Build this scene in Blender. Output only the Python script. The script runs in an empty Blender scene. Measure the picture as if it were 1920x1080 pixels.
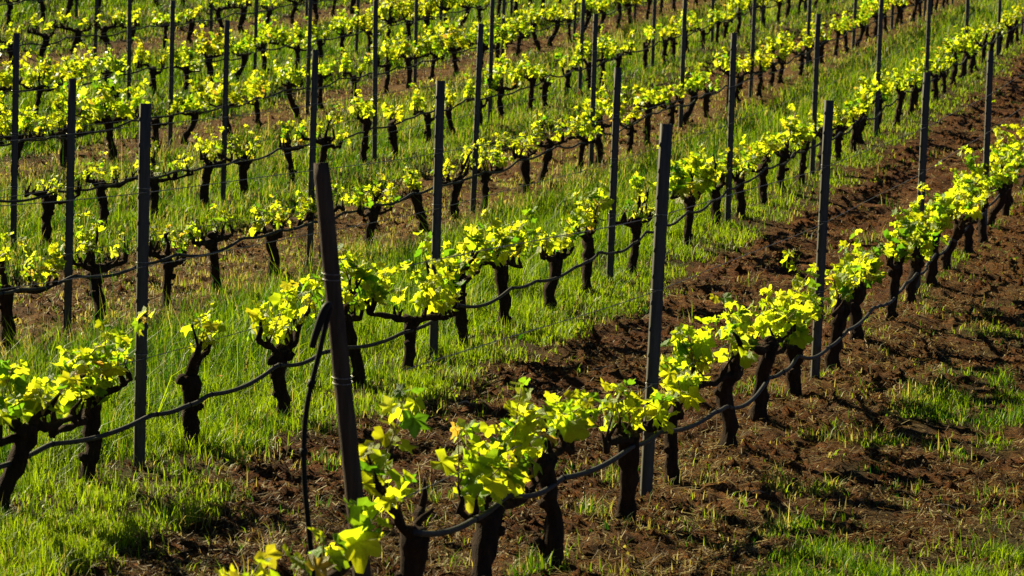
import bpy, math, random
import numpy as np
from mathutils import Vector, Matrix

S = bpy.context.scene
COL = S.collection
R = math.radians

# ------------------------------------------------------------------ camera
GZ = 2.40                                   # eye height above the lowest ground
cam_d = bpy.data.cameras.new('camera'); cam = bpy.data.objects.new('camera', cam_d); COL.objects.link(cam)
cam_d.sensor_width = 36.0; cam_d.lens = 4700.16 / 1920 * 36
cam_d.clip_start = 0.1; cam_d.clip_end = 3000
TH, RO = 0.09513, 0.03021
ct, st, cr, sr = math.cos(TH), math.sin(TH), math.cos(RO), math.sin(RO)
rt, up, fw = Vector((1, 0, 0)), Vector((0, st, ct)), Vector((0, ct, -st))
M = Matrix((rt * cr + up * sr, up * cr - rt * sr, -fw)).transposed().to_4x4()
M.translation = (0, 0, GZ)
cam.matrix_world = M
cam_d.dof.use_dof = True; cam_d.dof.focus_distance = 16.5; cam_d.dof.aperture_fstop = 7.0
S.camera = cam

# ------------------------------------------------------------------ world, sun, exposure
SUN_AZ, SUN_EL = R(47), R(30)               # azimuth to the left of +Y
w = bpy.data.worlds.new('World'); S.world = w; w.use_nodes = True
nt = w.node_tree; sky = nt.nodes.new('ShaderNodeTexSky'); sky.sky_type = 'NISHITA'; sky.sun_disc = False
sky.sun_elevation = SUN_EL; sky.sun_rotation = -SUN_AZ; sky.air_density = .2; sky.dust_density = 0.05; sky.altitude = 600
nt.links.new(sky.outputs[0], nt.nodes['Background'].inputs[0]); nt.nodes['Background'].inputs[1].default_value = 0.05
sd = bpy.data.lights.new('sun', 'SUN'); sd.energy = 5.0; sd.angle = R(0.5); sd.color = (1.0, 0.88, 0.56)
sun = bpy.data.objects.new('sun', sd); COL.objects.link(sun)
dirv = Vector((-math.sin(SUN_AZ) * math.cos(SUN_EL), math.cos(SUN_AZ) * math.cos(SUN_EL), math.sin(SUN_EL)))
sun.rotation_euler = dirv.to_track_quat('Z', 'Y').to_euler(); sun.location = (0, 0, 30)
vs = S.view_settings; vs.view_transform = 'Standard'; vs.look = 'None'; vs.exposure = 1.5; vs.gamma = 1.0; vs.use_curve_mapping = False

# ------------------------------------------------------------------ helpers
def ss(a, b, x):
    t = np.clip((x - a) / (b - a), 0, 1); return t * t * (3 - 2 * t)

def hash2(i, j, seed):
    h = (i.astype(np.int64) * 374761393 + j.astype(np.int64) * 668265263 + seed * 974634777) & 0xffffffff
    h = ((h ^ (h >> 13)) * 1274126177) & 0xffffffff
    return ((h ^ (h >> 16)) & 0xffff) / 65535.0

def vnoise(x, y, sc, seed=0):
    x = np.asarray(x, float) / sc; y = np.asarray(y, float) / sc
    i = np.floor(x); j = np.floor(y); fx = x - i; fy = y - j
    fx = fx * fx * (3 - 2 * fx); fy = fy * fy * (3 - 2 * fy)
    a = hash2(i, j, seed); b = hash2(i + 1, j, seed); c = hash2(i, j + 1, seed); d = hash2(i + 1, j + 1, seed)
    return (a * (1 - fx) + b * fx) * (1 - fy) + (c * (1 - fx) + d * fx) * fy

PHI = 0.30406
EX, EY = math.sin(PHI), math.cos(PHI)       # along the rows
NX, NY = -math.cos(PHI), math.sin(PHI)      # across them, to the left
P1, DR = 3.1757, 2.81316
DP = [0.0635, -0.0614, -0.0046, -0.0397, 0.0391, -0.0149, 0.0179, 0, 0, 0]
CF = [-1.71779, 0.16307, 1.31062, 0.12374, 0.1117, 0.51904, -0.32099, 0.26484, -0.22328, -0.13007]

def terr(x, y):
    x = np.asarray(x, float); y = np.asarray(y, float)
    U = x / 10; V = (y - 30) / 20
    u = np.clip(U, -1.05, 1.0); v = np.clip(V, -1.5, 1.15)
    c = CF
    z = c[0] + c[1]*u + c[2]*v + c[3]*u*u + c[4]*u*v + c[5]*v*v + c[6]*u**3 + c[7]*u*u*v + c[8]*u*v*v + c[9]*v**3
    zu = c[1] + 2*c[3]*u + c[4]*v + 3*c[6]*u*u + 2*c[7]*u*v + c[8]*v*v
    zv = c[2] + c[4]*u + 2*c[5]*v + c[7]*u*u + 2*c[8]*u*v + 3*c[9]*v*v
    du = np.clip(U - u, -1.0, 1.0)
    return z + zu * du + zv * (V - v) + GZ

def rowcoord(x, y):
    return (x * NX + y * NY - P1) / DR + 1, x * EX + y * EY

def soilness(r, s):
    """1 = tilled bare soil, 0 = sward"""
    x = s * 1.0; k = np.floor(r); f = r - k
    wob = (vnoise(r * DR, s, 0.9, 3) - .5) * .16 + (vnoise(r * DR, s, 3.1, 4) - .5) * .10
    f2 = f + wob
    odd = (np.mod(k, 2) == 1)
    edge = np.where(k == 1, .80 - .14 * ss(13.0, 10.5, s), np.where(k >= 5, .34, .60))
    soil_odd = ss(-.06, .05, f2) * ss(edge + .10, edge - .06, f2)
    soil_even = .75 * ss(.86, .97, f2)
    a = np.where(odd, soil_odd, soil_even)
    a0 = ss(.70, .84, f2)
    pat = vnoise(x * .55, r * DR, .8, 9) * .6 + vnoise(x * .8, r * DR, .33, 10) * .4
    a0 = np.maximum(a0, ss(.38, .56, pat))
    return np.where(k < 1, a0, a)

def strawy(r, s):
    k = np.floor(r + .1); f = r - np.round(r)
    a = np.where(k >= 3, .55, np.where(k == 1, .10, .30))
    return np.clip(a + .35 * np.exp(-(f * DR / .3) ** 2) + (vnoise(r * DR, s, .7, 61) - .5) * .6, 0, 1)

def height(x, y):
    r, s = rowcoord(x, y)
    so = soilness(r, s)
    f = r - np.round(r)
    z = terr(x, y)
    berm = .035 * np.exp(-(f * DR / .28) ** 2)
    big = (vnoise(x, y, .75, 20) - .5) * .05 + (vnoise(x, y, .33, 21) - .5) * .045
    clod = np.abs(vnoise(x, y, .15, 22) - .5) * 2
    clod2 = vnoise(x, y, .065, 23) - .5
    clod3 = vnoise(x, y, .03, 24) - .5
    return z + berm + big * (.45 + .75 * so) + (.35 + .65 * so) * (.038 * (clod - .5) + .034 * clod2 + .022 * clod3)

def h1(x, y): return float(height(np.array([x]), np.array([y]))[0])

def mesh_np(name, V, F, smooth=False, cols=None):
    V = np.ascontiguousarray(V, np.float32); F = np.ascontiguousarray(F, np.int32)
    me = bpy.data.meshes.new(name); n = F.shape[1]
    me.vertices.add(len(V)); me.vertices.foreach_set('co', V.ravel())
    me.loops.add(F.size); me.loops.foreach_set('vertex_index', F.ravel())
    me.polygons.add(len(F)); me.polygons.foreach_set('loop_start', np.arange(0, F.size, n, dtype=np.int32))
    if smooth: me.polygons.foreach_set('use_smooth', np.ones(len(F), bool))
    if cols is not None:
        a = me.color_attributes.new('tint', 'FLOAT_COLOR', 'POINT')
        c4 = np.ones((len(V), 4), np.float32); c4[:, :3] = cols
        a.data.foreach_set('color', c4.ravel())
    me.update(calc_edges=True)
    return me

def add(name, me, mat=None, parent=None):
    o = bpy.data.objects.new(name, me); COL.objects.link(o)
    if mat is not None and me is not None and not me.materials: me.materials.append(mat)
    if parent is not None: o.parent = parent
    return o

def tag(o, label=None, cat=None, group=None, kind=None):
    if label: o['label'] = label
    if cat: o['category'] = cat
    if group: o['group'] = group
    if kind: o['kind'] = kind
    return o

def tube(P, rad, m=8, rough=0.0, rng=None, cap=True):
    """tapered tube along points P; returns verts, quad list (as tris) """
    P = np.asarray(P, float); n = len(P); rad = np.asarray(rad, float)
    T = np.gradient(P, axis=0); T /= np.linalg.norm(T, axis=1)[:, None] + 1e-9
    ref = np.array([0.31, 0.17, 0.93]) if abs(T[0, 2]) < .8 else np.array([1.0, .2, 0])
    V = []
    b = ref - T[0] * (ref @ T[0]); b /= np.linalg.norm(b)
    ang = np.arange(m) * 2 * math.pi / m
    ridge = rng.uniform(-1, 1, m) if rough > 0 else None
    for i in range(n):
        b = b - T[i] * (b @ T[i]); b /= np.linalg.norm(b) + 1e-9
        c = np.cross(T[i], b)
        rr = rad[i] * np.ones(m)
        if rough > 0: rr = rr * (1 + rough * (.6 * ridge + .6 * rng.uniform(-1, 1, m)))
        V.append(P[i] + rr[:, None] * (np.cos(ang)[:, None] * b + np.sin(ang)[:, None] * c))
    V = np.concatenate(V); F = []
    i = np.arange(n - 1)[:, None] * m; j = np.arange(m)[None, :]; j2 = (j + 1) % m
    a, bq, cq, d = i + j, i + j2, i + m + j2, i + m + j
    F = np.concatenate([np.stack([a, bq, cq], -1).reshape(-1, 3), np.stack([a, cq, d], -1).reshape(-1, 3)])
    if cap:
        V = np.concatenate([V, P[:1], P[-1:]]); k = n * m
        j = np.arange(m); j2 = (j + 1) % m
        F = np.concatenate([F, np.stack([j2, j, np.full(m, k)], -1), np.stack([(n-1)*m + j, (n-1)*m + j2, np.full(m, k+1)], -1)])
    return V, F

def joinvf(parts):
    Vs, Fs, o = [], [], 0
    for V, F in parts:
        Vs.append(V); Fs.append(F + o); o += len(V)
    return np.concatenate(Vs), np.concatenate(Fs)

# ------------------------------------------------------------------ materials
def newmat(name):
    m = bpy.data.materials.new(name); m.use_nodes = True
    n = m.node_tree.nodes; n.clear(); out = n.new('ShaderNodeOutputMaterial')
    return m, m.node_tree, n, m.node_tree.links, out

def noise_node(n, l, scale, detail=4, rough=.6, vec=None):
    t = n.new('ShaderNodeTexNoise'); t.inputs['Scale'].default_value = scale
    t.inputs['Detail'].default_value = detail; t.inputs['Roughness'].default_value = rough
    if vec is not None: l.new(vec, t.inputs['Vector'])
    return t

def ramp(n, l, fac, stops):
    r = n.new('ShaderNodeValToRGB'); e = r.color_ramp.elements
    while len(e) < len(stops): e.new(.5)
    for k, (p, c) in enumerate(stops):
        e[k].position = p; e[k].color = (*c, 1)
    l.new(fac, r.inputs[0]); return r

def simple_mat(name, c0, c1, scale, rough=.7, bump=.3, bscale=None, stretch=(1, 1, 1), spec=.3, metal=0.0, dist=.01):
    m, t, n, l, out = newmat(name)
    tc = n.new('ShaderNodeTexCoord'); mp = n.new('ShaderNodeMapping'); mp.inputs['Scale'].default_value = stretch
    l.new(tc.outputs['Object'], mp.inputs[0])
    nz = noise_node(n, l, scale, 5, .65, mp.outputs[0])
    rp = ramp(n, l, nz.outputs[0], [(.3, c0), (.7, c1)])
    p = n.new('ShaderNodeBsdfPrincipled'); l.new(rp.outputs[0], p.inputs['Base Color'])
    p.inputs['Roughness'].default_value = rough; p.inputs['Specular IOR Level'].default_value = spec; p.inputs['Metallic'].default_value = metal
    nb = noise_node(n, l, bscale or scale * 2, 6, .7, mp.outputs[0])
    b = n.new('ShaderNodeBump'); b.inputs['Strength'].default_value = bump; b.inputs['Distance'].default_value = dist
    l.new(nb.outputs[0], b.inputs['Height']); l.new(b.outputs[0], p.inputs['Normal']); l.new(p.outputs[0], out.inputs[0])
    return m

BARK = simple_mat('vine_bark', (.014, .008, .005), (.048, .028, .017), 16, .95, 1.0, 38, (1.6, 1.6, .35), .1, 0, .02)
CANE = simple_mat('cane_bark', (.09, .05, .025), (.20, .12, .06), 30, .8, .4, 60, (1, 1, .4), .2)
SHOOT = simple_mat('green_shoot', (.16, .15, .03), (.26, .16, .05), 25, .6, .1, 50)
STEEL = simple_mat('weathered_steel', (.034, .034, .029), (.080, .076, .064), 34, .75, .4, 80, (1, 1, .12), .2, .1, .002)
TIMBER = simple_mat('weathered_timber', (.032, .022, .014), (.085, .060, .040), 14, .9, .8, 30, (3, 3, .22), .15, 0, .01)
HOSE = simple_mat('grey_hose', (.014, .015, .016), (.034, .035, .036), 20, .6, .4, 60, (1, 1, 1), .22, 0, .002)
RUBBER = simple_mat('black_pipe', (.003, .003, .003), (.008, .008, .008), 20, .6, .1, 60, (1, 1, 1), .15, 0, .002)
WIRE = simple_mat('galvanised_wire', (.16, .16, .15), (.3, .3, .28), 40, .45, .05, 60, (1, 1, 1), .5, .8, .001)
STONE = simple_mat('pale_stone', (.42, .38, .33), (.62, .58, .52), 30, .85, .5, 60)
TWIG = simple_mat('dry_twig', (.26, .19, .12), (.48, .38, .27), 40, .8, .3, 80)
PETAL = simple_mat('red_petal', (.55, .02, .01), (.7, .05, .02), 30, .6, .05)

def leaf_material(name):
    m, t, n, l, out = newmat(name)
    at = n.new('ShaderNodeAttribute'); at.attribute_name = 'tint'
    oi = n.new('ShaderNodeObjectInfo'); tc = n.new('ShaderNodeTexCoord')
    nz = noise_node(n, l, 22, 3, .6, tc.outputs['Object'])
    hs = n.new('ShaderNodeHueSaturation')
    mr = n.new('ShaderNodeMapRange'); mr.inputs[3].default_value = .485; mr.inputs[4].default_value = .515
    l.new(oi.outputs['Random'], mr.inputs[0]); l.new(mr.outputs[0], hs.inputs['Hue'])
    mv = n.new('ShaderNodeMapRange'); mv.inputs[1].default_value = .3; mv.inputs[2].default_value = .7; mv.inputs[3].default_value = .82; mv.inputs[4].default_value = 1.15
    l.new(nz.outputs[0], mv.inputs[0]); l.new(mv.outputs[0], hs.inputs['Value'])
    l.new(at.outputs['Color'], hs.inputs['Color'])
    tr = n.new('ShaderNodeBsdfTranslucent'); l.new(hs.outputs[0], tr.inputs[0])
    dk = n.new('ShaderNodeMixRGB'); dk.blend_type = 'MULTIPLY'; dk.inputs[0].default_value = 1; dk.inputs[2].default_value = (.42, .55, .9, 1)
    l.new(hs.outputs[0], dk.inputs[1])
    p = n.new('ShaderNodeBsdfPrincipled'); l.new(dk.outputs[0], p.inputs['Base Color']); p.inputs['Roughness'].default_value = .38; p.inputs['Specular IOR Level'].default_value = .35
    bp = n.new('ShaderNodeBump'); bp.inputs['Strength'].default_value = .35; bp.inputs['Distance'].default_value = .01
    nb = noise_node(n, l, 60, 3, .6, tc.outputs['Object']); l.new(nb.outputs[0], bp.inputs['Height']); l.new(bp.outputs[0], p.inputs['Normal'])
    mx = n.new('ShaderNodeMixShader'); mx.inputs[0].default_value = .64
    l.new(p.outputs[0], mx.inputs[1]); l.new(tr.outputs[0], mx.inputs[2]); l.new(mx.outputs[0], out.inputs[0])
    return m
LEAF = leaf_material('vine_leaf')

def grass_material(name, trans, rough):
    m, t, n, l, out = newmat(name)
    at = n.new('ShaderNodeAttribute'); at.attribute_name = 'tint'
    tr = n.new('ShaderNodeBsdfTranslucent'); l.new(at.outputs['Color'], tr.inputs[0])
    dk = n.new('ShaderNodeMixRGB'); dk.blend_type = 'MULTIPLY'; dk.inputs[0].default_value = 1; dk.inputs[2].default_value = (.6, .7, .9, 1)
    l.new(at.outputs['Color'], dk.inputs[1])
    p = n.new('ShaderNodeBsdfPrincipled'); l.new(dk.outputs[0], p.inputs['Base Color']); p.inputs['Roughness'].default_value = rough; p.inputs['Specular IOR Level'].default_value = .12
    mx = n.new('ShaderNodeMixShader'); mx.inputs[0].default_value = trans
    l.new(p.outputs[0], mx.inputs[1]); l.new(tr.outputs[0], mx.inputs[2]); l.new(mx.outputs[0], out.inputs[0])
    return m
GRASS = grass_material('grass_blade', .55, .45)
STRAW = grass_material('dry_straw', .25, .6)

def ground_material():
    m, t, n, l, out = newmat('vineyard_soil')
    at = n.new('ShaderNodeAttribute'); at.attribute_name = 'tint'
    tc = n.new('ShaderNodeTexCoord')
    n1 = noise_node(n, l, 2.6, 6, .7, tc.outputs['Object'])
    n2 = noise_node(n, l, 38, 5, .75, tc.outputs['Object'])
    nm = n.new('ShaderNodeMath'); nm.operation = 'MULTIPLY_ADD'; n4 = noise_node(n, l, 9, 5, .8, tc.outputs['Object'])
    nm.inputs[1].default_value = .9; nm.inputs[2].default_value = -.45; l.new(n4.outputs[0], nm.inputs[0])
    na = n.new('ShaderNodeMath'); na.operation = 'ADD'; l.new(nm.outputs[0], na.inputs[0]); l.new(n1.outputs[0], na.inputs[1])
    soil = ramp(n, l, na.outputs[0], [(.3, (.034, .010, .002)), (.55, (.088, .028, .005)), (.75, (.16, .064, .012))])
    thatch = ramp(n, l, n1.outputs[0], [(.3, (.024, .016, .003)), (.7, (.066, .042, .009))])
    mix = n.new('ShaderNodeMixRGB'); sx = n.new('ShaderNodeSeparateColor'); l.new(at.outputs['Color'], sx.inputs[0])
    tan = n.new('ShaderNodeMixRGB'); tan.inputs[2].default_value = (.17, .105, .030, 1); l.new(soil.outputs[0], tan.inputs[1])
    tf = n.new('ShaderNodeMath'); tf.operation = 'MULTIPLY'; l.new(sx.outputs[1], tf.inputs[0]); l.new(n2.outputs[0], tf.inputs[1]); l.new(tf.outputs[0], tan.inputs[0])
    l.new(sx.outputs[0], mix.inputs[0]); l.new(thatch.outputs[0], mix.inputs[1]); l.new(tan.outputs[0], mix.inputs[2])
    sp = ramp(n, l, n2.outputs[0], [(.34, (.30, .28, .26)), (.52, (1, 1, 1)), (.68, (1.9, 1.8, 1.5))])
    mu = n.new('ShaderNodeMixRGB'); mu.blend_type = 'MULTIPLY'; mu.inputs[0].default_value = 1.0
    l.new(mix.outputs[0], mu.inputs[1]); l.new(sp.outputs[0], mu.inputs[2])
    p = n.new('ShaderNodeBsdfPrincipled'); l.new(mu.outputs[0], p.inputs['Base Color']); p.inputs['Roughness'].default_value = .95; p.inputs['Specular IOR Level'].default_value = .1
    n3 = noise_node(n, l, 55, 6, .75, tc.outputs['Object'])
    b = n.new('ShaderNodeBump'); b.inputs['Strength'].default_value = 1.0; b.inputs['Distance'].default_value = .035
    l.new(n3.outputs[0], b.inputs['Height']); l.new(b.outputs[0], p.inputs['Normal']); l.new(p.outputs[0], out.inputs[0])
    return m
SOIL = ground_material()

# ------------------------------------------------------------------ the ground, one sheet
ys = np.concatenate([np.linspace(-60, 7.5, 14)[:-1], 7.5 * np.exp(np.linspace(0, math.log(78 / 7.5), 760)), np.array([85, 95, 110, 130, 160, 200, 260, 350, 500, 700, 1000])])
tx = np.concatenate([np.array([-12, -6, -3, -1.9, -1.5, -1.3]), np.linspace(-1.18, 1.18, 430), np.array([1.3, 1.5, 1.9, 3, 6, 12])])
half = np.clip(np.abs(ys), 7.5, 2000) * .235 + .5
GXX = tx[None, :] * half[:, None]; GYY = np.repeat(ys[:, None], len(tx), 1)
gz = height(GXX, GYY)
rr_, ss_ = rowcoord(GXX, GYY); so_ = soilness(rr_, ss_)
ny_, nx_ = GXX.shape
idx = np.arange(ny_ * nx_).reshape(ny_, nx_)
F = np.stack([idx[:-1, :-1], idx[:-1, 1:], idx[1:, 1:], idx[1:, :-1]], -1).reshape(-1, 4)
ground = add('ground', mesh_np('ground', np.stack([GXX, GYY, gz], -1).reshape(-1, 3), F, True, np.stack([so_, strawy(rr_, ss_), so_], -1).reshape(-1, 3)), SOIL)
tag(ground, kind='structure')

# ------------------------------------------------------------------ grass and straw
rng = np.random.default_rng(11)
yt = np.linspace(8.6, 74, 4000)
vt = (ct * (terr(0 * yt, yt) - GZ) + st * yt) / (ct * yt - st * (terr(0 * yt, yt) - GZ))   # tangent of the view angle
dv = np.maximum(np.gradient(vt, yt), 1e-5)
pdf = dv + 0.0008
cdf = np.cumsum(pdf); cdf /= cdf[-1]

def sample_ground(n):
    y = np.interp(rng.random(n), cdf, yt)
    x = rng.uniform(-1, 1, n) * (.232 * y + .35)
    return x, y

def grass_region(x, y):
    """probability, mean height, dryness"""
    r, s = rowcoord(x, y); k = np.floor(r); f = r - k
    so = soilness(r, s)
    odd = np.mod(k, 2) == 1
    n1 = vnoise(x, y, .55, 31); n2 = vnoise(x, y, .22, 32); n3 = vnoise(x, y, 1.7, 33)
    pr = (1 - so) ** 1.3
    hh = np.where(odd, np.where(k == 1, .075, .12), .215)
    hh = np.where(~odd & (f < .14), .11, hh)
    hh = np.where(~odd & (f > .80), .10, hh)
    dry = np.where(odd, .10, .04)
    dry = np.where((k == 4) & (f > .22), .30, dry)
    dry = np.where((k == 2) & (s > 27), .14, dry)
    dry = np.where(~odd & (f > .82), .45, dry)
    dry = np.where((k == 3), .2, dry)
    # sparse weeds on the tilled strips
    pr = np.maximum(pr, .012 + .22 * ss(.68, .82, n2 * .5 + n1 * .5) * (n3 > .35))
    pr = np.where(k < 1, np.maximum(pr * .75 * ss(.48, .72, n2 * .7 + n1 * .3), .03), pr)
    hh = np.where(k < 1, .058, hh)
    dry = np.where((k < 1) & (f > .72), .4, dry)
    lowdry = odd & (k >= 3) & (so > .35)
    pr = np.where(lowdry, np.maximum(pr, .10 + .22 * n1), pr); hh = np.where(lowdry, .055, hh); dry = np.where(lowdry, .6, dry)
    dry = np.where(so > .6, np.maximum(dry, .35), dry)
    bare = ss(.52, .70, vnoise(x, y, .30, 35) * .55 + vnoise(x, y, .9, 36) * .45)
    pr = pr * (.48 + .72 * ss(.25, .6, n1)) * (1 - np.where(k == 1, .88, np.where((k == 2) & (f < .4), .75, .5)) * bare)
    hh = hh * (.45 + 1.0 * n2) * (1 + .9 * (rng.random(len(x)) < .07))
    return pr, hh, dry

def make_grass(ncent, per):
    x, y = sample_ground(ncent)
    pr, hh, dry = grass_region(x, y)
    keep = rng.random(ncent) < pr
    x, y, hh, dry = x[keep], y[keep], hh[keep], dry[keep]
    n = len(x) * per
    sp = .016 + .0016 * np.repeat(y, per)
    X = np.repeat(x, per) + rng.normal(0, 1, n) * sp; Y = np.repeat(y, per) + rng.normal(0, 1, n) * sp * 1.3
    Hh = np.repeat(hh, per) * rng.uniform(.45, 1.35, n)
    az = np.repeat(rng.uniform(0, 2 * math.pi, len(x)), per) + rng.normal(0, 1.1, n)
    ln = Hh * np.abs(rng.normal(.50, .42, n))
    tz = np.repeat(rng.random(len(x)), per)
    Z = height(X, Y) - .006
    wd = (.0013 + .000085 * Y) * rng.uniform(.7, 1.5, n)
    weed = np.repeat(rng.random(len(x)) < .06, per); wd = np.where(weed, wd * 3.2, wd); Hh = np.where(weed, Hh * .6, Hh); ln = np.where(weed, Hh * rng.uniform(.5, 1.3, n), ln)
    dx, dy = np.cos(az), np.sin(az)
    fa = az + math.pi / 2 + rng.normal(0, .5, n); wx, wy = np.cos(fa) * wd, np.sin(fa) * wd
    V = np.empty((n, 5, 3), np.float32)
    V[:, 0] = np.stack([X - wx, Y - wy, Z], -1); V[:, 1] = np.stack([X + wx, Y + wy, Z], -1)
    mx, my, mz = X + dx * ln * .32, Y + dy * ln * .32, Z + Hh * .58
    V[:, 2] = np.stack([mx + wx * .8, my + wy * .8, mz], -1); V[:, 3] = np.stack([mx - wx * .8, my - wy * .8, mz], -1)
    V[:, 4] = np.stack([X + dx * ln, Y + dy * ln, Z + Hh * np.clip(1 - .22 * (ln / Hh) ** 2, .5, 1)], -1)
    b = np.arange(n)[:, None] * 5
    F = np.stack([b + np.array([0, 1, 2]), b + np.array([0, 2, 3]), b + np.array([3, 2, 4])], 1).reshape(-1, 3)
    g0 = np.array([.026, .105, .003]); g1 = np.array([.33, .46, .005]); d0 = np.array([.34, .28, .04]); d1 = np.array([.46, .40, .10])
    t = np.clip(.02 + .22 * ((np.repeat(rowcoord(x, y)[0], per) > 1.6) & (np.repeat(rowcoord(x, y)[0], per) < 2.15)) + .62 * tz + .55 * (np.repeat(vnoise(x, y, .5, 52), per) - .45) + rng.normal(0, .22, n), 0, 1)[:, None]
    c = g0 * (1 - t) + g1 * t
    isd = rng.random(n) < np.repeat(dry, per) * (.5 + 1.0 * tz)
    td = rng.random(n)[:, None]
    c = np.where(isd[:, None], d0 * (1 - td) + d1 * td, c)
    return mesh_np('grass', V.reshape(-1, 3), F, False, np.repeat(c, 5, 0))
gme = make_grass(156000, 8)
tag(add('grass', gme, GRASS), 'green and straw coloured grass growing between the vine rows', 'grass', kind='stuff')

def make_straw(ncand):
    x, y = sample_ground(ncand)
    r, s = rowcoord(x, y); so = soilness(r, s)
    keep = rng.random(ncand) < (.38 + .62 * so) * (.35 + .9 * ss(.3, .65, vnoise(x, y, .4, 41)))
    x, y, so = x[keep], y[keep], so[keep]; n = len(x)
    L = rng.uniform(.012, .06, n) * (1 + .010 * y) * (1 + 1.2 * (rng.random(n) < .06)); az = rng.uniform(0, 2 * math.pi, n)
    wd = (.0010 + .00007 * y) * rng.uniform(.6, 1.7, n)
    dx, dy = np.cos(az) * L, np.sin(az) * L; wx, wy = -np.sin(az) * wd, np.cos(az) * wd
    V = np.empty((n, 4, 3), np.float32)
    for i, q in enumerate((-.5, .5)):
        px = x + dx * q; py = y + dy * q
        pz = height(px, py) + .004 + (rng.random(n) ** 3) * .028
        V[:, 2*i] = np.stack([px - wx, py - wy, pz], -1); V[:, 2*i+1] = np.stack([px + wx, py + wy, pz + wd * .8], -1)
    b = np.arange(n)[:, None] * 4
    F = (b + np.array([0, 1, 3, 2])).reshape(-1, 4)
    t = np.clip(rng.random(n) ** 2.0 + .25 * (strawy(r[keep], s[keep]) - .3), 0, 1)[:, None]
    c = np.array([.085, .034, .008]) * (1 - t) + np.array([.52, .37, .12]) * t
    return mesh_np('straw_litter', V.reshape(-1, 3), F, False, np.repeat(c, 4, 0))
tag(add('straw_litter', make_straw(400000), STRAW), 'dry straw and clippings strewn over the tilled brown soil', 'straw', kind='stuff')

def make_clods(ncand):
    x, y = sample_ground(ncand)
    r, s = rowcoord(x, y); so = soilness(r, s)
    keep = rng.random(ncand) < np.maximum(so ** 2, .3) * ss(.25, .7, vnoise(x, y, .5, 71))
    x, y = x[keep], y[keep]; n = len(x)
    sz = (.006 + .00045 * y) * np.exp(rng.normal(0, .45, n)); z = height(x, y)
    V = np.empty((n, 5, 3), np.float32)
    for i in range(4):
        a = i * math.pi / 2 + rng.uniform(-.4, .4, n); rr = sz * rng.uniform(.7, 1.4, n)
        V[:, i] = np.stack([x + np.cos(a) * rr, y + np.sin(a) * rr, z - sz * rng.uniform(-.1, .5, n)], -1)
    V[:, 4] = np.stack([x + rng.normal(0, .3, n) * sz, y + rng.normal(0, .3, n) * sz, z + sz * rng.uniform(.5, 1.3, n)], -1)
    b = np.arange(n)[:, None] * 5
    F = np.stack([b + np.array([0, 1, 4]), b + np.array([1, 2, 4]), b + np.array([2, 3, 4]), b + np.array([3, 0, 4])], 1).reshape(-1, 3)
    return mesh_np('soil_crumbs', V.reshape(-1, 3), F, False, np.tile(np.array([[1, .1, 1]]), (n * 5, 1)))
tag(add('soil_crumbs', make_clods(110000), SOIL), 'loose red brown soil crumbs on the tilled strips', 'soil', kind='stuff')

# ------------------------------------------------------------------ vine leaves
HALF = [(16, .80), (28, .62), (42, .80), (56, .94), (72, .68), (86, .58), (108, .74), (150, .54)]
def leaf_vf(rg, simple=False):
    half = HALF if not simple else [(28, .66), (56, .92), (84, .60), (115, .72), (160, .45)]
    pts = [(0, 1.0)] + half + [(180, .08)] + [(-a, r) for a, r in reversed(half)]
    cup = rg.uniform(-.5, .6); fold = rg.uniform(.0, .75); wave = rg.uniform(.06, .2); curl = rg.uniform(-.2, .75); ph = rg.uniform(0, 6)
    tw = rg.uniform(-.35, .35)
    def zf(x, y, r, a): return fold * abs(x) * .6 + cup * r * r * .5 - curl * max(y, 0) ** 2 * .6 + wave * r * math.sin(a * .11 + ph) + tw * x * y
    n = len(pts); jit = [rg.uniform(.9, 1.1) for _ in pts]
    V = [(0, 0, 0)]; ringq = [.55, 1.0] if not simple else [1.0]
    for q in ringq:
        for (a, r), j in zip(pts, jit):
            r2 = r * j * q if q == 1 else (r * .6 + .25) * q; t = R(a)
            if abs(a) == 180: r2 = r * q
            x, y = math.sin(t) * r2, math.cos(t) * r2
            z = zf(x, y, r2, a) + (rg.gauss(0, .035) if q < 1 else rg.gauss(0, .03))
            V.append((x, y, z))
    F = [(0, 1 + (i + 1) % n, 1 + i) for i in range(n)]
    if not simple:
        for i in range(n):
            j = (i + 1) % n; F += [(1 + i, 1 + j, 1 + n + j), (1 + i, 1 + n + j, 1 + n + i)]
    return np.array(V), np.array(F)

LC = [(.56, .66, .012), (.46, .61, .010), (.64, .68, .014), (.60, .64, .012), (.25, .44, .010), (.15, .33, .008), (.50, .63, .012),
      (.66, .72, .04), (.34, .52, .010), (.64, .60, .02), (.62, .68, .012), (.58, .38, .04)]
rl = random.Random(5)
LEAVES = []
for k in range(18):
    V, F = leaf_vf(rl); c = np.array(LC[k % len(LC)]) * rl.uniform(.9, 1.1)
    me = mesh_np('leaf', V, F, True, np.repeat(np.minimum(c, .8)[None], len(V), 0)); me.materials.append(LEAF)
    LEAVES.append(me)
def pick_leaf(rg, green):
    for _ in range(6):
        k = rg.randrange(18); g = (k % 12) in (4, 5, 8)
        if g == (rg.random() < green): break
    if k % 12 == 11 and rg.random() < .7: k = 0
    return k

def leaf_matrix(rg, pos, size, hang):
    a = rg.uniform(0, 2 * math.pi)
    d = Vector((math.cos(a), math.sin(a), -hang + rg.gauss(0, .35))).normalized()
    nrm = Vector((rg.gauss(0, .55), rg.gauss(0, .55), 1)).normalized()
    nrm = (nrm - d * nrm.dot(d)).normalized()
    x = d.cross(nrm)
    m = Matrix((x, d, nrm)).transposed().to_4x4()
    for i in range(3):
        for j in range(3): m[i][j] *= size
    m.translation = pos
    return m

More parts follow.
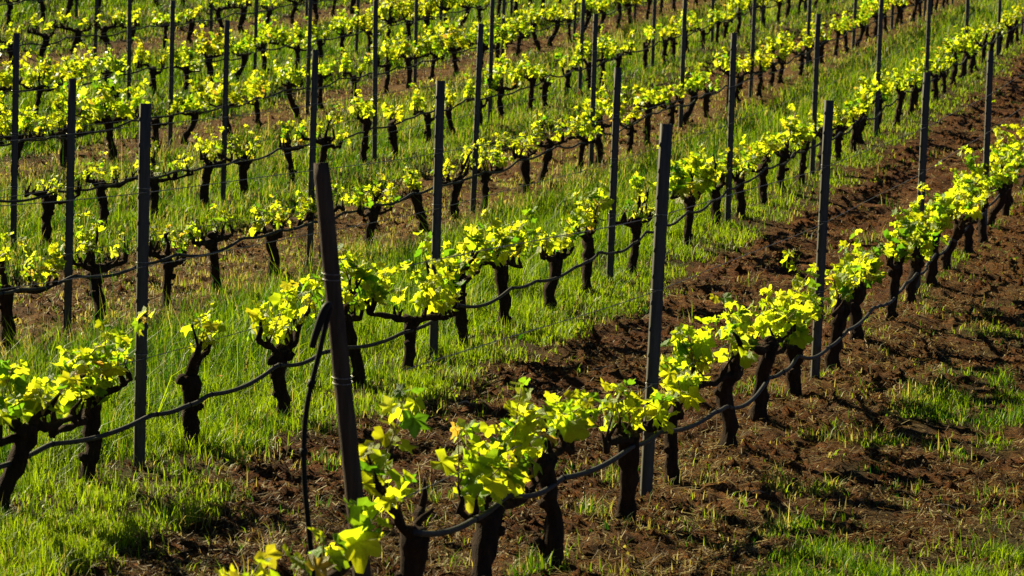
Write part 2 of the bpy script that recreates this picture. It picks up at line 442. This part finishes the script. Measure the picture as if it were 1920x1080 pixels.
# ------------------------------------------------------------------ vine generator (x along the row, z up)
def vine_data(seed, leafy, size=1.0, height_=None, big=0.0, green=.36, far=False, sparse=1.0, goblet=False):
    rg = random.Random(seed); nr = np.random.default_rng(seed)
    ht = height_ or rg.uniform(.38, .50)
    lean = np.array([rg.gauss(0, .05), rg.gauss(0, .03)]); bow = np.array([rg.gauss(0, .026), rg.gauss(0, .02)])
    n = 13; t = np.linspace(0, 1, n)
    P = np.zeros((n, 3)); P[:, 2] = -.12 + t * (ht + .12)
    wob = np.cumsum(nr.normal(0, .008, (n, 2)), 0)
    P[:, :2] = lean * (t[:, None] ** 1.3) + bow * np.sin(t * math.pi * rg.uniform(.9, 1.9))[:, None] + wob
    r0 = rg.uniform(.037, .049) * size
    rad = r0 * (1 + .35 * np.exp(-((t - .18) / .09) ** 2) + .10 * nr.normal(0, 1, n) + .30 * ss(.72, 1.0, t))
    parts_tr = [tube(P, rad, 11, .26, nr)]
    for _ in range(3):                                                # burrs and old pruning scars
        q = P[rg.randrange(3, 11)] + np.append(nr.normal(0, .022, 2), 0); dq = np.append(nr.normal(0, 1, 2), nr.normal(0, .5)); dq /= np.linalg.norm(dq)
        parts_tr.append(tube(np.array([q - dq * .03, q, q + dq * .03, q + dq * .045]), np.array([.012, .028, .020, .006]) * size, 6, .25, nr))
    head = P[-1].copy()
    # knobbly head
    for _ in range(4):
        q = head + nr.normal(0, .022, 3) + np.array([0, 0, -.01]); dq = nr.normal(0, 1, 3); dq /= np.linalg.norm(dq)
        L = .06
        parts_tr.append(tube(np.array([q - dq * L * .5, q - dq * L * .25, q + dq * L * .1, q + dq * L * .5]), np.array([.014, .036, .040, .014]) * size, 7, .2, nr))
    arms, spurs = [], []
    dirs = [(1, 0), (-1, 0)]
    if rg.random() < .40: dirs.append((rg.choice((-1, 1)) * .25, 1))
    if rg.random() < .2: dirs.append((rg.choice((-1, 1)) * .5, .6))
    for sx, upr in dirs:
        L = rg.uniform(.36, .66) * (1 if upr == 0 else .34)
        if goblet and upr == 0: L *= rg.uniform(.42, .62)
        m = 9; tt = np.linspace(0, 1, m); A = np.zeros((m, 3))
        rise = rg.uniform(-.02, .10) if upr == 0 else L * 1.0
        if goblet and upr == 0: rise = L * rg.uniform(.35, .9)
        A[:, 0] = head[0] + sx * L * tt; A[:, 1] = head[1] + rg.gauss(0, .05) * tt
        A[:, 2] = head[2] - .015 + rise * tt ** (.7 if rg.random() < .5 else 1.4) + rg.gauss(0, .025) * np.sin(tt * 3.14)
        A += np.cumsum(nr.normal(0, .008, (m, 3)), 0)
        ra = size * np.linspace(rg.uniform(.021, .031), rg.uniform(.011, .016), m) * (1 + .20 * nr.normal(0, 1, m).clip(-1.2, 1.6))
        ps = [tube(A, np.maximum(ra, .010), 8, .2, nr)]
        ns = max(1, int(round(L / .088)))
        for i in range(ns):
            u = 1.0 if i == ns - 1 else rg.uniform(.12, 1.0)
            b = np.array([np.interp(u, tt, A[:, c]) for c in range(3)])
            l = rg.uniform(.04, .13); dr = np.array([rg.gauss(0, .35), rg.gauss(0, .35), 1.0]); dr /= np.linalg.norm(dr)
            k1 = b + dr * l * .45 + nr.normal(0, .008, 3); tip = b + dr * l + nr.normal(0, .012, 3)
            ps.append(tube(np.array([b - dr * .01, k1, k1 * .4 + tip * .6, tip]), np.array([.018, .014, .0085, .007]) * size, 6, .25, nr))
            spurs.append((tip, dr))
            if rg.random() < .42:                                     # bare pruned stub
                d2 = np.array([rg.gauss(0, .4), rg.gauss(0, .4), 1.0]); d2 /= np.linalg.norm(d2); l2 = rg.uniform(.06, .17)
                ps.append(tube(np.array([k1, k1 + d2 * l2 * .5, k1 + d2 * l2]), np.array([.009, .0065, .006]), 5, .15, nr))
        arms.append(joinvf(ps))
    shoots = []
    for tip, dr in spurs:
        if rg.random() > (.22 + .72 * min(leafy, 1.08)) * sparse: continue
        for _ in range(2 if rg.random() < .55 * leafy else 1):
            Ls = rg.uniform(.06, .19) * (.62 + .55 * leafy) + (rg.uniform(.06, .24) if rg.random() < .16 * leafy else 0)
            d = Vector(dr) * .5 + Vector((rg.gauss(0, .40), rg.gauss(0, .34), 1.0)); d.normalize()
            bend = Vector((rg.gauss(0, .3), rg.gauss(0, .3), 0))
            q = [Vector(tip) + d * Ls * u + bend * Ls * u * u for u in (0, .3, .6, 1)]
            ps = [tube(np.array([list(v) for v in q]), np.array([.0042, .0038, .0032, .002]), 5, 0, nr)]
            nl = max(2, int(round(Ls / .034 * sparse))); lv = []
            for i in range(nl + 2):
                u = min(1.0, (i + .4) / nl)
                base = q[0] + d * Ls * u + bend * Ls * u * u
                sz = (rg.uniform(.036, .062) * (1 - .5 * u) + .008) * (.85 + .25 * leafy) * (1 + big * rg.random())
                a = rg.uniform(0, 6.28); pl = rg.uniform(.45, 1.0) * sz
                pe = base + Vector((math.cos(a), math.sin(a), rg.uniform(-.2, .7))) * pl
                if not far: ps.append(tube(np.array([list(base), list(pe)]), np.array([.0016, .0013]), 3, 0, nr, False))
                lv.append((pick_leaf(rg, green), leaf_matrix(rg, pe, sz, rg.uniform(.0, 1.1))))
            shoots.append((joinvf(ps), lv))
    return joinvf(parts_tr), arms, shoots

ROWM = Matrix.Rotation(math.atan2(EY, EX), 4, 'Z')
ORD = ['zeroth', 'first', 'second', 'third', 'fourth', 'fifth', 'sixth', 'seventh', 'eighth', 'ninth', 'tenth', 'eleventh', 'twelfth', 'thirteenth',
       'fourteenth', 'fifteenth', 'sixteenth', 'seventeenth', 'eighteenth', 'nineteenth', 'twentieth']
def rowpt(k, s, off=0.0):
    o = P1 + (k - 1) * DR + DP[k - 1] + off
    return EX * s + NX * o, EY * s + NY * o
def rowname(k): return 'the leaning-post row' if k == 1 else ORD[k] + ' row counting from the leaning-post row'

# rows: last s, first s of stakes, number of stakes
S0 = [12.84, 12.238, 16.889, 21.112, 25.83, 30.18, 34.62, 39.3, 44.0, 48.9]
SP = 4.8086
SMAX = [33.5, 56.5, 65, 69, 70, 69, 66, 64, 62, 61]
STAKES = {k: [S0[k-1] + i * SP for i in range(30) if S0[k-1] + i * SP < SMAX[k-1]] for k in range(1, 11)}
VINES = {1: [7.85, 9.14, 9.97, 10.93, 12.3, 13.49, 14.55, 15.66, 16.89, 18.19, 19.37, 20.65, 21.88, 23.15, 24.28, 25.55, 26.6, 27.9, 28.95, 30.12, 31.2, 32.4],
 2: [10.66, 11.68, 12.88, 14.17, 15.62, 16.37, 17.71, 18.76, 19.96, 21.18, 22.54, 24.68, 26.29, 27.2, 28.53, 29.63, 30.68, 32.0, 33.22, 34.31, 35.37, 36.7, 37.86, 39.25, 40.34, 41.6, 42.91, 44.34, 45.4, 46.45, 47.5, 48.6],
 3: [14.9, 16.11, 17.39, 18.62, 19.71, 20.94, 22.1, 23.34, 24.8, 25.83, 26.89, 28.31, 29.31, 30.59, 31.81, 33.08, 34.22, 35.45, 36.65, 37.68, 39.18, 40.15, 41.4, 42.4, 43.53, 45.0],
 4: [20.3, 21.61, 22.97, 24.12, 25.41, 26.49, 27.9, 28.78, 30.2, 31.22, 32.65, 33.72, 35.01, 36.03, 37.37, 38.4, 39.72, 40.8, 41.86, 42.91, 44.53, 45.82, 46.72]}
rv = random.Random(77)
for k in range(1, 11):
    L = VINES.setdefault(k, [S0[k-1] - (1.7 if k > 4 else .6)])
    while L[-1] + 1.2 < SMAX[k-1]: L.append(L[-1] + 1.2 + rv.uniform(-.12, .12))
LEAFY = {1: [.6, .9, .9, 1.15, .95, .9, 1.1, 1.0, 1.0, 1.0, 1.0, 1.0, 1.15, 1.2, 1.0, 1.0],
         2: [.95, .9, .28, .85, .85, 1.05, 1.15, 1.0, .75, 1.0, .5, 1.25, .9, .6, .8, .8],
         3: [.7, .75, .6, .55, .6, .85, .8, .8, .75, .65, .75, .85, .8],
         4: [.5, .4, .45, .45, .65, .7, .7, .75, .8, .8]}

NEAR_Y = 31.0
def make_vine(k, i, s, leafy, seed, **kw):
    x, y = rowpt(k, s, rv.gauss(0, .02)); z = h1(x, y)
    root = bpy.data.objects.new('grapevine', None); COL.objects.link(root); root.empty_display_size = .1
    root.matrix_world = Matrix.Translation((x, y, z)) @ ROWM
    tr, arms, shoots = vine_data(seed, leafy, **kw)
    add('trunk', mesh_np('trunk', *tr, smooth=True), BARK, root)
    for a in arms: add('arm', mesh_np('arm', *a, smooth=True), BARK, root)
    for sv, lv in shoots:
        so = add('shoot', mesh_np('shoot', *sv, smooth=True), SHOOT, root)
        for kk, m in lv:
            o = bpy.data.objects.new('leaf', LEAVES[kk]); COL.objects.link(o); o.parent = so; o.matrix_local = m
    return root

# prototypes for the vines too far away to tell their leaves apart
PROTO = []
SIMPLE = [leaf_vf(rl, True) for _ in range(8)]
for q in range(14):
    leafy = [.5, .7, .85, 1.0, 1.1, 1.25, 1.35][q % 7]
    tr, arms, shoots = vine_data(900 + q, leafy, far=True, size=1.0)
    tm = mesh_np('trunk', *tr, smooth=True); tm.materials.append(BARK)
    ams = []
    for a in arms:
        am = mesh_np('arm', *a, smooth=True); am.materials.append(BARK); ams.append(am)
    Vs, Fs, Cs, o = [], [], [], 0
    for sv, lv in shoots:
        for kk, m in lv:
            V, Fq = SIMPLE[(kk * 7) % 8]; mm = np.array(m)
            V2 = V @ mm[:3, :3].T * 1.2 + mm[:3, 3]
            Vs.append(V2); Fs.append(Fq + o); o += len(V); Cs.append(np.repeat(np.array(LC[kk % 12])[None], len(V), 0))
    fm = mesh_np('foliage', np.concatenate(Vs), np.concatenate(Fs), True, np.concatenate(Cs)); fm.materials.append(LEAF)
    PROTO.append((leafy, tm, ams, fm))

def far_vine(k, s, want):
    x, y = rowpt(k, s, rv.gauss(0, .03)); z = h1(x, y)
    root = bpy.data.objects.new('grapevine', None); COL.objects.link(root); root.empty_display_size = .1
    sc = rv.uniform(.92, 1.1)
    root.matrix_world = Matrix.Translation((x, y, z)) @ ROWM @ Matrix.Rotation(rv.choice((0, math.pi)) + rv.gauss(0, .12), 4, 'Z') @ Matrix.Diagonal((sc, sc * rv.uniform(.9, 1.1), sc * rv.uniform(.92, 1.1), 1))
    c = sorted(PROTO, key=lambda p: abs(p[0] - want) + rv.random() * .25)[0]
    add('trunk', c[1], None, root)
    for a in c[2]: add('arm', a, None, root)
    f = add('foliage', c[3], None, root); f['kind'] = 'stuff'
    return root, c[0]

nv = 0
for k in range(1, 11):
    stk = STAKES[k]
    for i, s in enumerate(VINES[k]):
        x, y = rowpt(k, s)
        leafy = LEAFY.get(k, [])[i] if i < len(LEAFY.get(k, [])) else {1: 1.05, 2: .9, 3: .95, 4: .95, 5: 1.1, 6: 1.15, 7: .65, 8: .6, 9: .7, 10: .7}[k] + rv.uniform(-.2, .2)
        if abs(x) > .24 * y + 1.2 and x > 0: continue
        if y < NEAR_Y and k < 6:
            kw = {}
            if k == 1: kw = dict(big=.75, green=.42, sparse=.95 if i < 4 else .84, goblet=i == 1)
            if k == 2: kw = dict(big=.6, green=.40, sparse=.92, goblet=i in (2, 3, 9))
            if k == 2 and i == 11: kw = dict(big=.8, green=.55, height_=.46)
            if k == 2 and i == 2: kw = dict(big=.4, green=.2, size=1.12, goblet=True, height_=.42)
            if k == 1 and i == 0: kw = dict(big=1.0, green=.5, height_=.42)
            if k == 1 and i in (12, 13): kw = dict(big=.7, green=.5)
            o = make_vine(k, i, s, leafy, 1000 * k + i * 7 + 3 + (500 if k == 1 and i == 2 else 0) + (41 if k == 2 and i == 2 else 0), **kw)
        else:
            o, leafy = far_vine(k, s, leafy)
        look = 'nearly bare' if leafy < .3 else 'sparsely leafed' if leafy < .62 else 'leafy' if leafy < 1.08 else 'densely leafed'
        j = sum(1 for q in stk if q < s)
        if k == 1:
            where = '%s past the leaning post' % (ORD[i - 1] if i - 1 < len(ORD) else '') if i > 0 else None
            lab = '%s gnarled grapevine, %s, in the leaning-post row' % (look, where) if where else 'grapevine with large broad leaves just before the leaning timber post'
        else:
            if j == 0:
                c = [q for q in VINES[k] if q < stk[0]]; where = '%s before the first stake' % ORD[len(c) - i]
            else:
                c = [q for q in VINES[k] if q > stk[j-1] and q <= s]; where = '%s past stake %s' % (ORD[len(c)], 'one two three four five six seven eight nine ten eleven twelve'.split()[j-1])
            lab = '%s grapevine, %s, %s' % (look, where, rowname(k))
        tag(o, lab, 'grapevine', 'grapevines trained along the wires'); nv += 1
print('vines', nv)

# ------------------------------------------------------------------ steel stakes
def stake_mesh(h):
    w_, d_, t_, l_ = .029, .036, .0035, .010
    prof = [(-w_, 0), (w_, 0), (w_, d_), (w_ - l_, d_), (w_ - l_, d_ - t_), (w_ - t_, d_ - t_), (w_ - t_, t_), (-w_ + t_, t_), (-w_ + t_, d_ - t_), (-w_ + l_, d_ - t_), (-w_ + l_, d_), (-w_, d_)]
    n = len(prof); lv = np.linspace(-.35, h, 9); V = []
    for z in lv: V += [(px, py, z) for px, py in prof]
    F = []
    for a in range(len(lv) - 1):
        for i in range(n):
            j = (i + 1) % n
            F.append((a*n + i, a*n + j, (a+1)*n + j)); F.append((a*n + i, (a+1)*n + j, (a+1)*n + i))
    b = (len(lv) - 1) * n
    quads = [(0, 1, 6, 7), (1, 2, 5, 6), (2, 3, 4, 5), (0, 7, 8, 11), (8, 9, 10, 11)]
    for q in quads:
        F.append((b + q[0], b + q[1], b + q[2])); F.append((b + q[0], b + q[2], b + q[3]))
    V = np.array(V, float); off = len(V); extra = []
    # wire notches: small tabs up both edges
    for z in np.arange(.35, h - .05, .14):
        for sx in (-1, 1):
            c = np.array([sx * (w_ + .002), .012, z]); e = np.array([.003, .006, .011])
            bx = np.array([(c + e * np.array([a, b_, g])) for a in (-1, 1) for b_ in (-1, 1) for g in (-1, 1)])
            k = off + sum(len(q) for q in extra); extra.append(bx)
            for f in ((0,1,3),(0,3,2),(4,6,7),(4,7,5),(0,4,5),(0,5,1),(2,3,7),(2,7,6),(0,2,6),(0,6,4),(1,5,7),(1,7,3)): F.append(tuple(k + q for q in f))
    V = np.concatenate([V] + extra)
    return mesh_np('stake', V, np.array(F))
HT = {1: [2.0, 1.98, 1.985, 1.995], 2: [1.975, 2.01, 1.94, 2.07, 2.04], 3: [1.93, 2.02, 2.11, 2.0], 4: [2.06, 2.04, 2.08]}
clip_me = mesh_np('wire_clip', *joinvf([tube(np.array([[math.cos(a) * .036, .017 + math.sin(a) * .028, 0] for a in np.linspace(0, 6.283, 13)]), np.full(13, .0022), 5, 0, None, False)]))
clip_me.materials.append(WIRE)
rs = random.Random(8)
STAKE_SHARED = {}
for k in range(1, 11):
    for j, s in enumerate(STAKES[k]):
        x, y = rowpt(k, s); 
        if abs(x) > .235 * y + .6: continue
        h = HT.get(k, [])[j] if j < len(HT.get(k, [])) else round(2.0 + rs.uniform(-.06, .06), 2)
        if h not in STAKE_SHARED:
            STAKE_SHARED[h] = stake_mesh(h); STAKE_SHARED[h].materials.append(STEEL)
        o = add('steel_stake', STAKE_SHARED[h]); o.location = (x, y, h1(x, y))
        o.rotation_euler = (R(rs.gauss(0, .5)), R(rs.gauss(0.1, .4)), R(rs.gauss(13, 4)))
        if y < 24:
            for zc in (.62, 1.12, 1.52):
                c = add('wire_clip', clip_me, None, o); c.location = (0, 0, zc)
        lab = 'dark grey steel stake, %s past the leaning post in its row' % ORD[j + 1] if k == 1 else 'dark grey steel stake, %s in the %s' % (ORD[j + 1], rowname(k))
        tag(o, lab, 'stake', 'steel stakes along the vine rows')

# ------------------------------------------------------------------ drip hoses and trellis wires
HH = {1: ([8.95, 10, 11, 12.84, 17.6, 22.4, 27.3, 33], [.45, .42, .36, .33, .25, .25, .36, .36]), 2: ([10, 12.2, 17, 21.9, 26.7, 31, 56], [.27, .31, .36, .31, .44, .42, .42]),
      3: ([14, 21.7, 66], [.42, .43, .42]), 4: ([20, 26, 70], [.53, .48, .45])}
for k in range(1, 11):
    rg = random.Random(40 + k); nr = np.random.default_rng(40 + k)
    s_a = VINES[k][0] - .6 if k > 1 else 8.95
    s_b = SMAX[k-1] + .5
    kn = [s_a]
    while kn[-1] < s_b: kn.append(kn[-1] + rg.choice((.3, .45, .6, .8, 1.2, 1.2)) * rg.uniform(.85, 1.15))
    kz = [rg.gauss(0, .022) for _ in kn]; ky = [rg.gauss(0, .012) for _ in kn]
    sv = np.arange(s_a, s_b, .06)
    hs, hv = HH.get(k, ([0, 80], [.46, .44]))
    base = np.interp(sv, hs, hv)
    i = np.clip(np.searchsorted(kn, sv, 'right') - 1, 0, len(kn) - 2); kn = np.array(kn); kz = np.array(kz); ky = np.array(ky)
    u = (sv - kn[i]) / (kn[i+1] - kn[i]); span = kn[i+1] - kn[i]
    z = base + kz[i] * (1 - u) + kz[i+1] * u - .042 * span * 4 * u * (1 - u) * (.6 + .8 * hash2(i, i * 0, k))
    off = -.075 + ky[i] * (1 - u) + ky[i+1] * u
    px = EX * sv + NX * (P1 + (k-1)*DR + DP[k-1] + off); py = EY * sv + NY * (P1 + (k-1)*DR + DP[k-1] + off)
    gzz = terr(px, py) + .035
    P = np.stack([px, py, gzz + z], -1)
    for _ in range(1): P[1:-1] = P[1:-1] * .5 + (P[:-2] + P[2:]) * .25
    V, F = tube(P, np.full(len(P), .0130), 8)
    mid = np.array(rowpt(k, s_a) + (h1(*rowpt(k, s_a)),))
    o = add('drip_hose', mesh_np('drip_hose', V - mid, F, True), HOSE); o.location = mid
    tag(o, 'sagging grey irrigation hose tied along %s' % rowname(k), 'hose', 'irrigation hoses along the vine rows')
    if k < 5:
        for q in kn[1:-1]:
            a = int(np.clip(np.searchsorted(sv, q), 1, len(sv) - 2))
            if P[a, 1] > 30: break
            d = P[a+1] - P[a-1]; d /= np.linalg.norm(d)
            V, F = tube(np.array([P[a] - d * .006, P[a] + d * .006]), np.array([.0155, .0155]), 8)
            add('hose_tie', mesh_np('hose_tie', *[(V - mid), F]), RUBBER, o)
    for nm, zz in (('lower', .60), ('middle', 1.10), ('upper', 1.50)):
        st_ = STAKES[k] if k > 1 else [8.95] + STAKES[k]
        sv2 = np.arange((VINES[k][0] - .8) if k > 1 else 8.95, s_b, .4)
        off = -.012
        px = EX * sv2 + NX * (P1 + (k-1)*DR + DP[k-1] + off); py = EY * sv2 + NY * (P1 + (k-1)*DR + DP[k-1] + off)
        z = terr(px, py) + .035 + zz + .008 * np.sin(sv2 * 1.3 + k)
        P = np.stack([px, py, z], -1)
        for _ in range(3): P[1:-1] = P[1:-1] * .5 + (P[:-2] + P[2:]) * .25
        V, F = tube(P, np.full(len(P), .0024), 5)
        o2 = add('trellis_wire', mesh_np('trellis_wire', V - mid, F, True), WIRE); o2.location = mid
        tag(o2, 'thin %s trellis wire strung along %s' % (nm, rowname(k)), 'wire', 'trellis wires along the vine rows')

# ------------------------------------------------------------------ leaning timber end post and black riser pipe
def unproject(u, v, depth):
    """a point at a given depth along y, used to write the post and pipe down in metres"""
    X, Y = u - 960, 540 - v
    a, b = X * cr - Y * sr, X * sr + Y * cr
    d = rt * a + fw * 4700.16 + up * b
    return Vector((0, 0, GZ)) + d * (depth / d.y)
nr = np.random.default_rng(3)
bot = unproject(708, 1255, 9.25); top = unproject(604, 305, 9.30); bot.z = h1(bot.x, bot.y) - .25
top_l = top - bot; n = 40
PP = np.array([list(top_l * t) for t in np.linspace(0, 1, n)]); PP[:, :2] += np.stack([np.sin(np.linspace(0, 5, n)) * .004, np.cos(np.linspace(0, 4, n)) * .004], -1)
rad = np.linspace(.037, .031, n) * (1 + .015 * nr.normal(0, 1, n)); rad[-1] *= .9; rad[-2] *= 1.03
post = add('timber_post', mesh_np('timber_post', *tube(PP, rad, 18, .035, nr), smooth=True), TIMBER); post.location = bot
tag(post, 'weathered round timber end post leaning over at the start of a row', 'post')
wv = []
for zt in (.62, .63, .80, .81):
    c = np.array(list(top_l * zt)); wv.append(tube(np.array([[c[0] + math.cos(a) * .039, c[1] + math.sin(a) * .039, c[2] + .004 * math.sin(a)] for a in np.linspace(0, 6.283, 17)]), np.full(17, .0016), 5, 0, None, False))
    if len(wv) % 2 == 0:
        add('wire_wrap', mesh_np('wire_wrap', *joinvf(wv[-2:])), WIRE, post)

pts = [(596, 1230), (586, 1060), (579, 990), (572, 920), (569, 860), (571, 800), (577, 750), (588, 705), (598, 665), (607, 625), (614, 595), (619, 578), (617, 570), (611, 575), (604, 592), (595, 618), (588, 640), (585, 652)]
pd = np.array([list(unproject(u, v, 9.05 - .03 * (i > 12))) for i, (u, v) in enumerate(pts)])
tt = np.linspace(0, len(pd) - 1, 90)
pd = np.stack([np.interp(tt, np.arange(len(pd)), pd[:, c]) for c in range(3)], -1)
for _ in range(3): pd[1:-1] = pd[1:-1] * .4 + (pd[:-2] + pd[2:]) * .3
pd[0, 2] = h1(pd[0, 0], pd[0, 1]) - .05
pd[1, 2] = (pd[0, 2] + pd[2, 2]) / 2
prad = np.interp(tt, [0, 9, 11.5, 14, 17], [.0100, .0100, .012, .0155, .012])
o0 = pd[0].copy()
pipe = add('riser_pipe', mesh_np('riser_pipe', *tube(pd - o0, prad, 10), smooth=True), RUBBER); pipe.location = o0
tag(pipe, 'black rubber irrigation pipe folded over beside the leaning timber post', 'pipe')
for t_ in (.33, .62):
    a = int(t_ * 90 * .5) + 8; d = pd[a+1] - pd[a-1]; d /= np.linalg.norm(d)
    add('pipe_clamp', mesh_np('pipe_clamp', *tube(np.array([pd[a] - d * .014 - o0, pd[a] - d * .013 - o0, pd[a] + d * .013 - o0, pd[a] + d * .014 - o0]), np.array([.012, .0145, .0145, .012]), 10)), RUBBER, pipe)

# ------------------------------------------------------------------ small things on the ground
def twig(a, b, rad, seed, label, fork=False):
    nr = np.random.default_rng(seed); n = 12; t = np.linspace(0, 1, n)
    a = np.array(a, float); b = np.array(b, float); P = np.zeros((n, 3))
    P[:, :2] = a + (b - a) * t[:, None] + np.array([-(b - a)[1], (b - a)[0]]) * (np.sin(t * 3.1) * nr.uniform(-.25, .25))[:, None]
    P[:, 2] = [h1(p[0], p[1]) + rad * .6 + .012 * math.sin(q * 7) ** 2 for p, q in zip(P, t)]
    parts = [tube(P, np.linspace(rad, rad * .5, n) * (1 + .15 * nr.normal(0, 1, n)), 6, .1, nr)]
    if fork:
        m = P[6]; parts.append(tube(np.array([m, m + np.array([.05, .05, .02]), m + np.array([.12, .07, .03])]), np.array([rad * .6, rad * .5, rad * .3]), 5))
    V, F = joinvf(parts); o = add('fallen_twig', mesh_np('fallen_twig', V - P[0], F, True), TWIG); o.location = P[0]
    tag(o, label, 'twig')
twig((2.70, 20.0), (2.76, 19.15), .006, 1, 'pale curved twig lying beside a vine in the leaning-post row')
twig((2.26, 13.35), (2.41, 13.10), .008, 2, 'pale knobbly stick lying on bare red soil')
twig((2.33, 13.45), (2.52, 13.69), .005, 3, 'thin forked twig lying near the pale knobbly stick', True)
twig((1.30, 13.35), (1.48, 13.6), .006, 4, 'thin brown twig lying in short grass past the first stake')
twig((.60, 17.7), (.85, 18.0), .007, 5, 'bent dry cane lying on the tilled strip behind the first stake')
twig((-.35, 16.1), (-.05, 16.5), .006, 6, 'dry cane lying where the tilled strip meets the grass')
twig((1.05, 17.9), (1.30, 17.75), .008, 7, 'short thick dry cane on the shaded tilled soil', True)
twig((.15, 12.6), (.42, 13.6), .004, 8, 'long thin dark cane lying near the two pale stones')
def stone(x, y, sz, seed, label):
    nr = np.random.default_rng(seed); V = []; 
    m = 10; rings = [(-.6, .7), (-.2, 1.0), (.25, .9), (.55, .5)]
    for zz, rr in rings:
        for i in range(m):
            a = i * 6.283 / m; q = rr * (1 + nr.normal(0, .13)); V.append((math.cos(a) * q * sz, math.sin(a) * q * sz * .7, zz * sz * .7 + nr.normal(0, .05) * sz))
    V.append((0, 0, .62 * sz * .7)); V = np.array(V); F = []
    for a in range(3):
        for i in range(m):
            j = (i + 1) % m; F += [(a*m+i, a*m+j, (a+1)*m+j), (a*m+i, (a+1)*m+j, (a+1)*m+i)]
    for i in range(m): F.append((3*m+i, 3*m+(i+1) % m, 4*m))
    o = add('stone', mesh_np('stone', V, np.array(F)), STONE); o.location = (x, y, h1(x, y) + sz * .25); tag(o, label, 'stone')
stone(.40, 13.05, .024, 1, 'rounder of two pale stones lying side by side near the first stake')
stone(.455, 13.09, .020, 2, 'flatter of two pale stones lying side by side near the first stake')

def poppy(x, y, h, label):
    root = bpy.data.objects.new('poppy_flower', None); COL.objects.link(root); root.location = (x, y, h1(x, y)); root.empty_display_size = .05
    add('stem', mesh_np('stem', *tube(np.array([[0, 0, -.02], [.006, 0, h * .5], [0, .004, h]]), np.array([.002, .002, .0015]), 5)), SHOOT, root)
    for i in range(4):
        a = i * math.pi / 2; c, s_ = math.cos(a), math.sin(a)
        V = np.array([(0, 0, h)] + [(c * r * math.cos(t) - s_ * r * math.sin(t), s_ * r * math.cos(t) + c * r * math.sin(t), h + .012 * (r / .02)) for t, r in ((-.8, .016), (-.4, .021), (0, .023), (.4, .021), (.8, .016))])
        add('petal', mesh_np('petal', V, np.array([(0, q, q + 1) for q in range(1, 5)]), True), PETAL, root)
    tag(root, label, 'flower')
poppy(-1.86, 15.93, .17, 'single small red poppy standing in the tall grass')
print('objects', len(bpy.data.objects), [(m.name, len(m.polygons)) for m in bpy.data.meshes if len(m.polygons) > 50000])
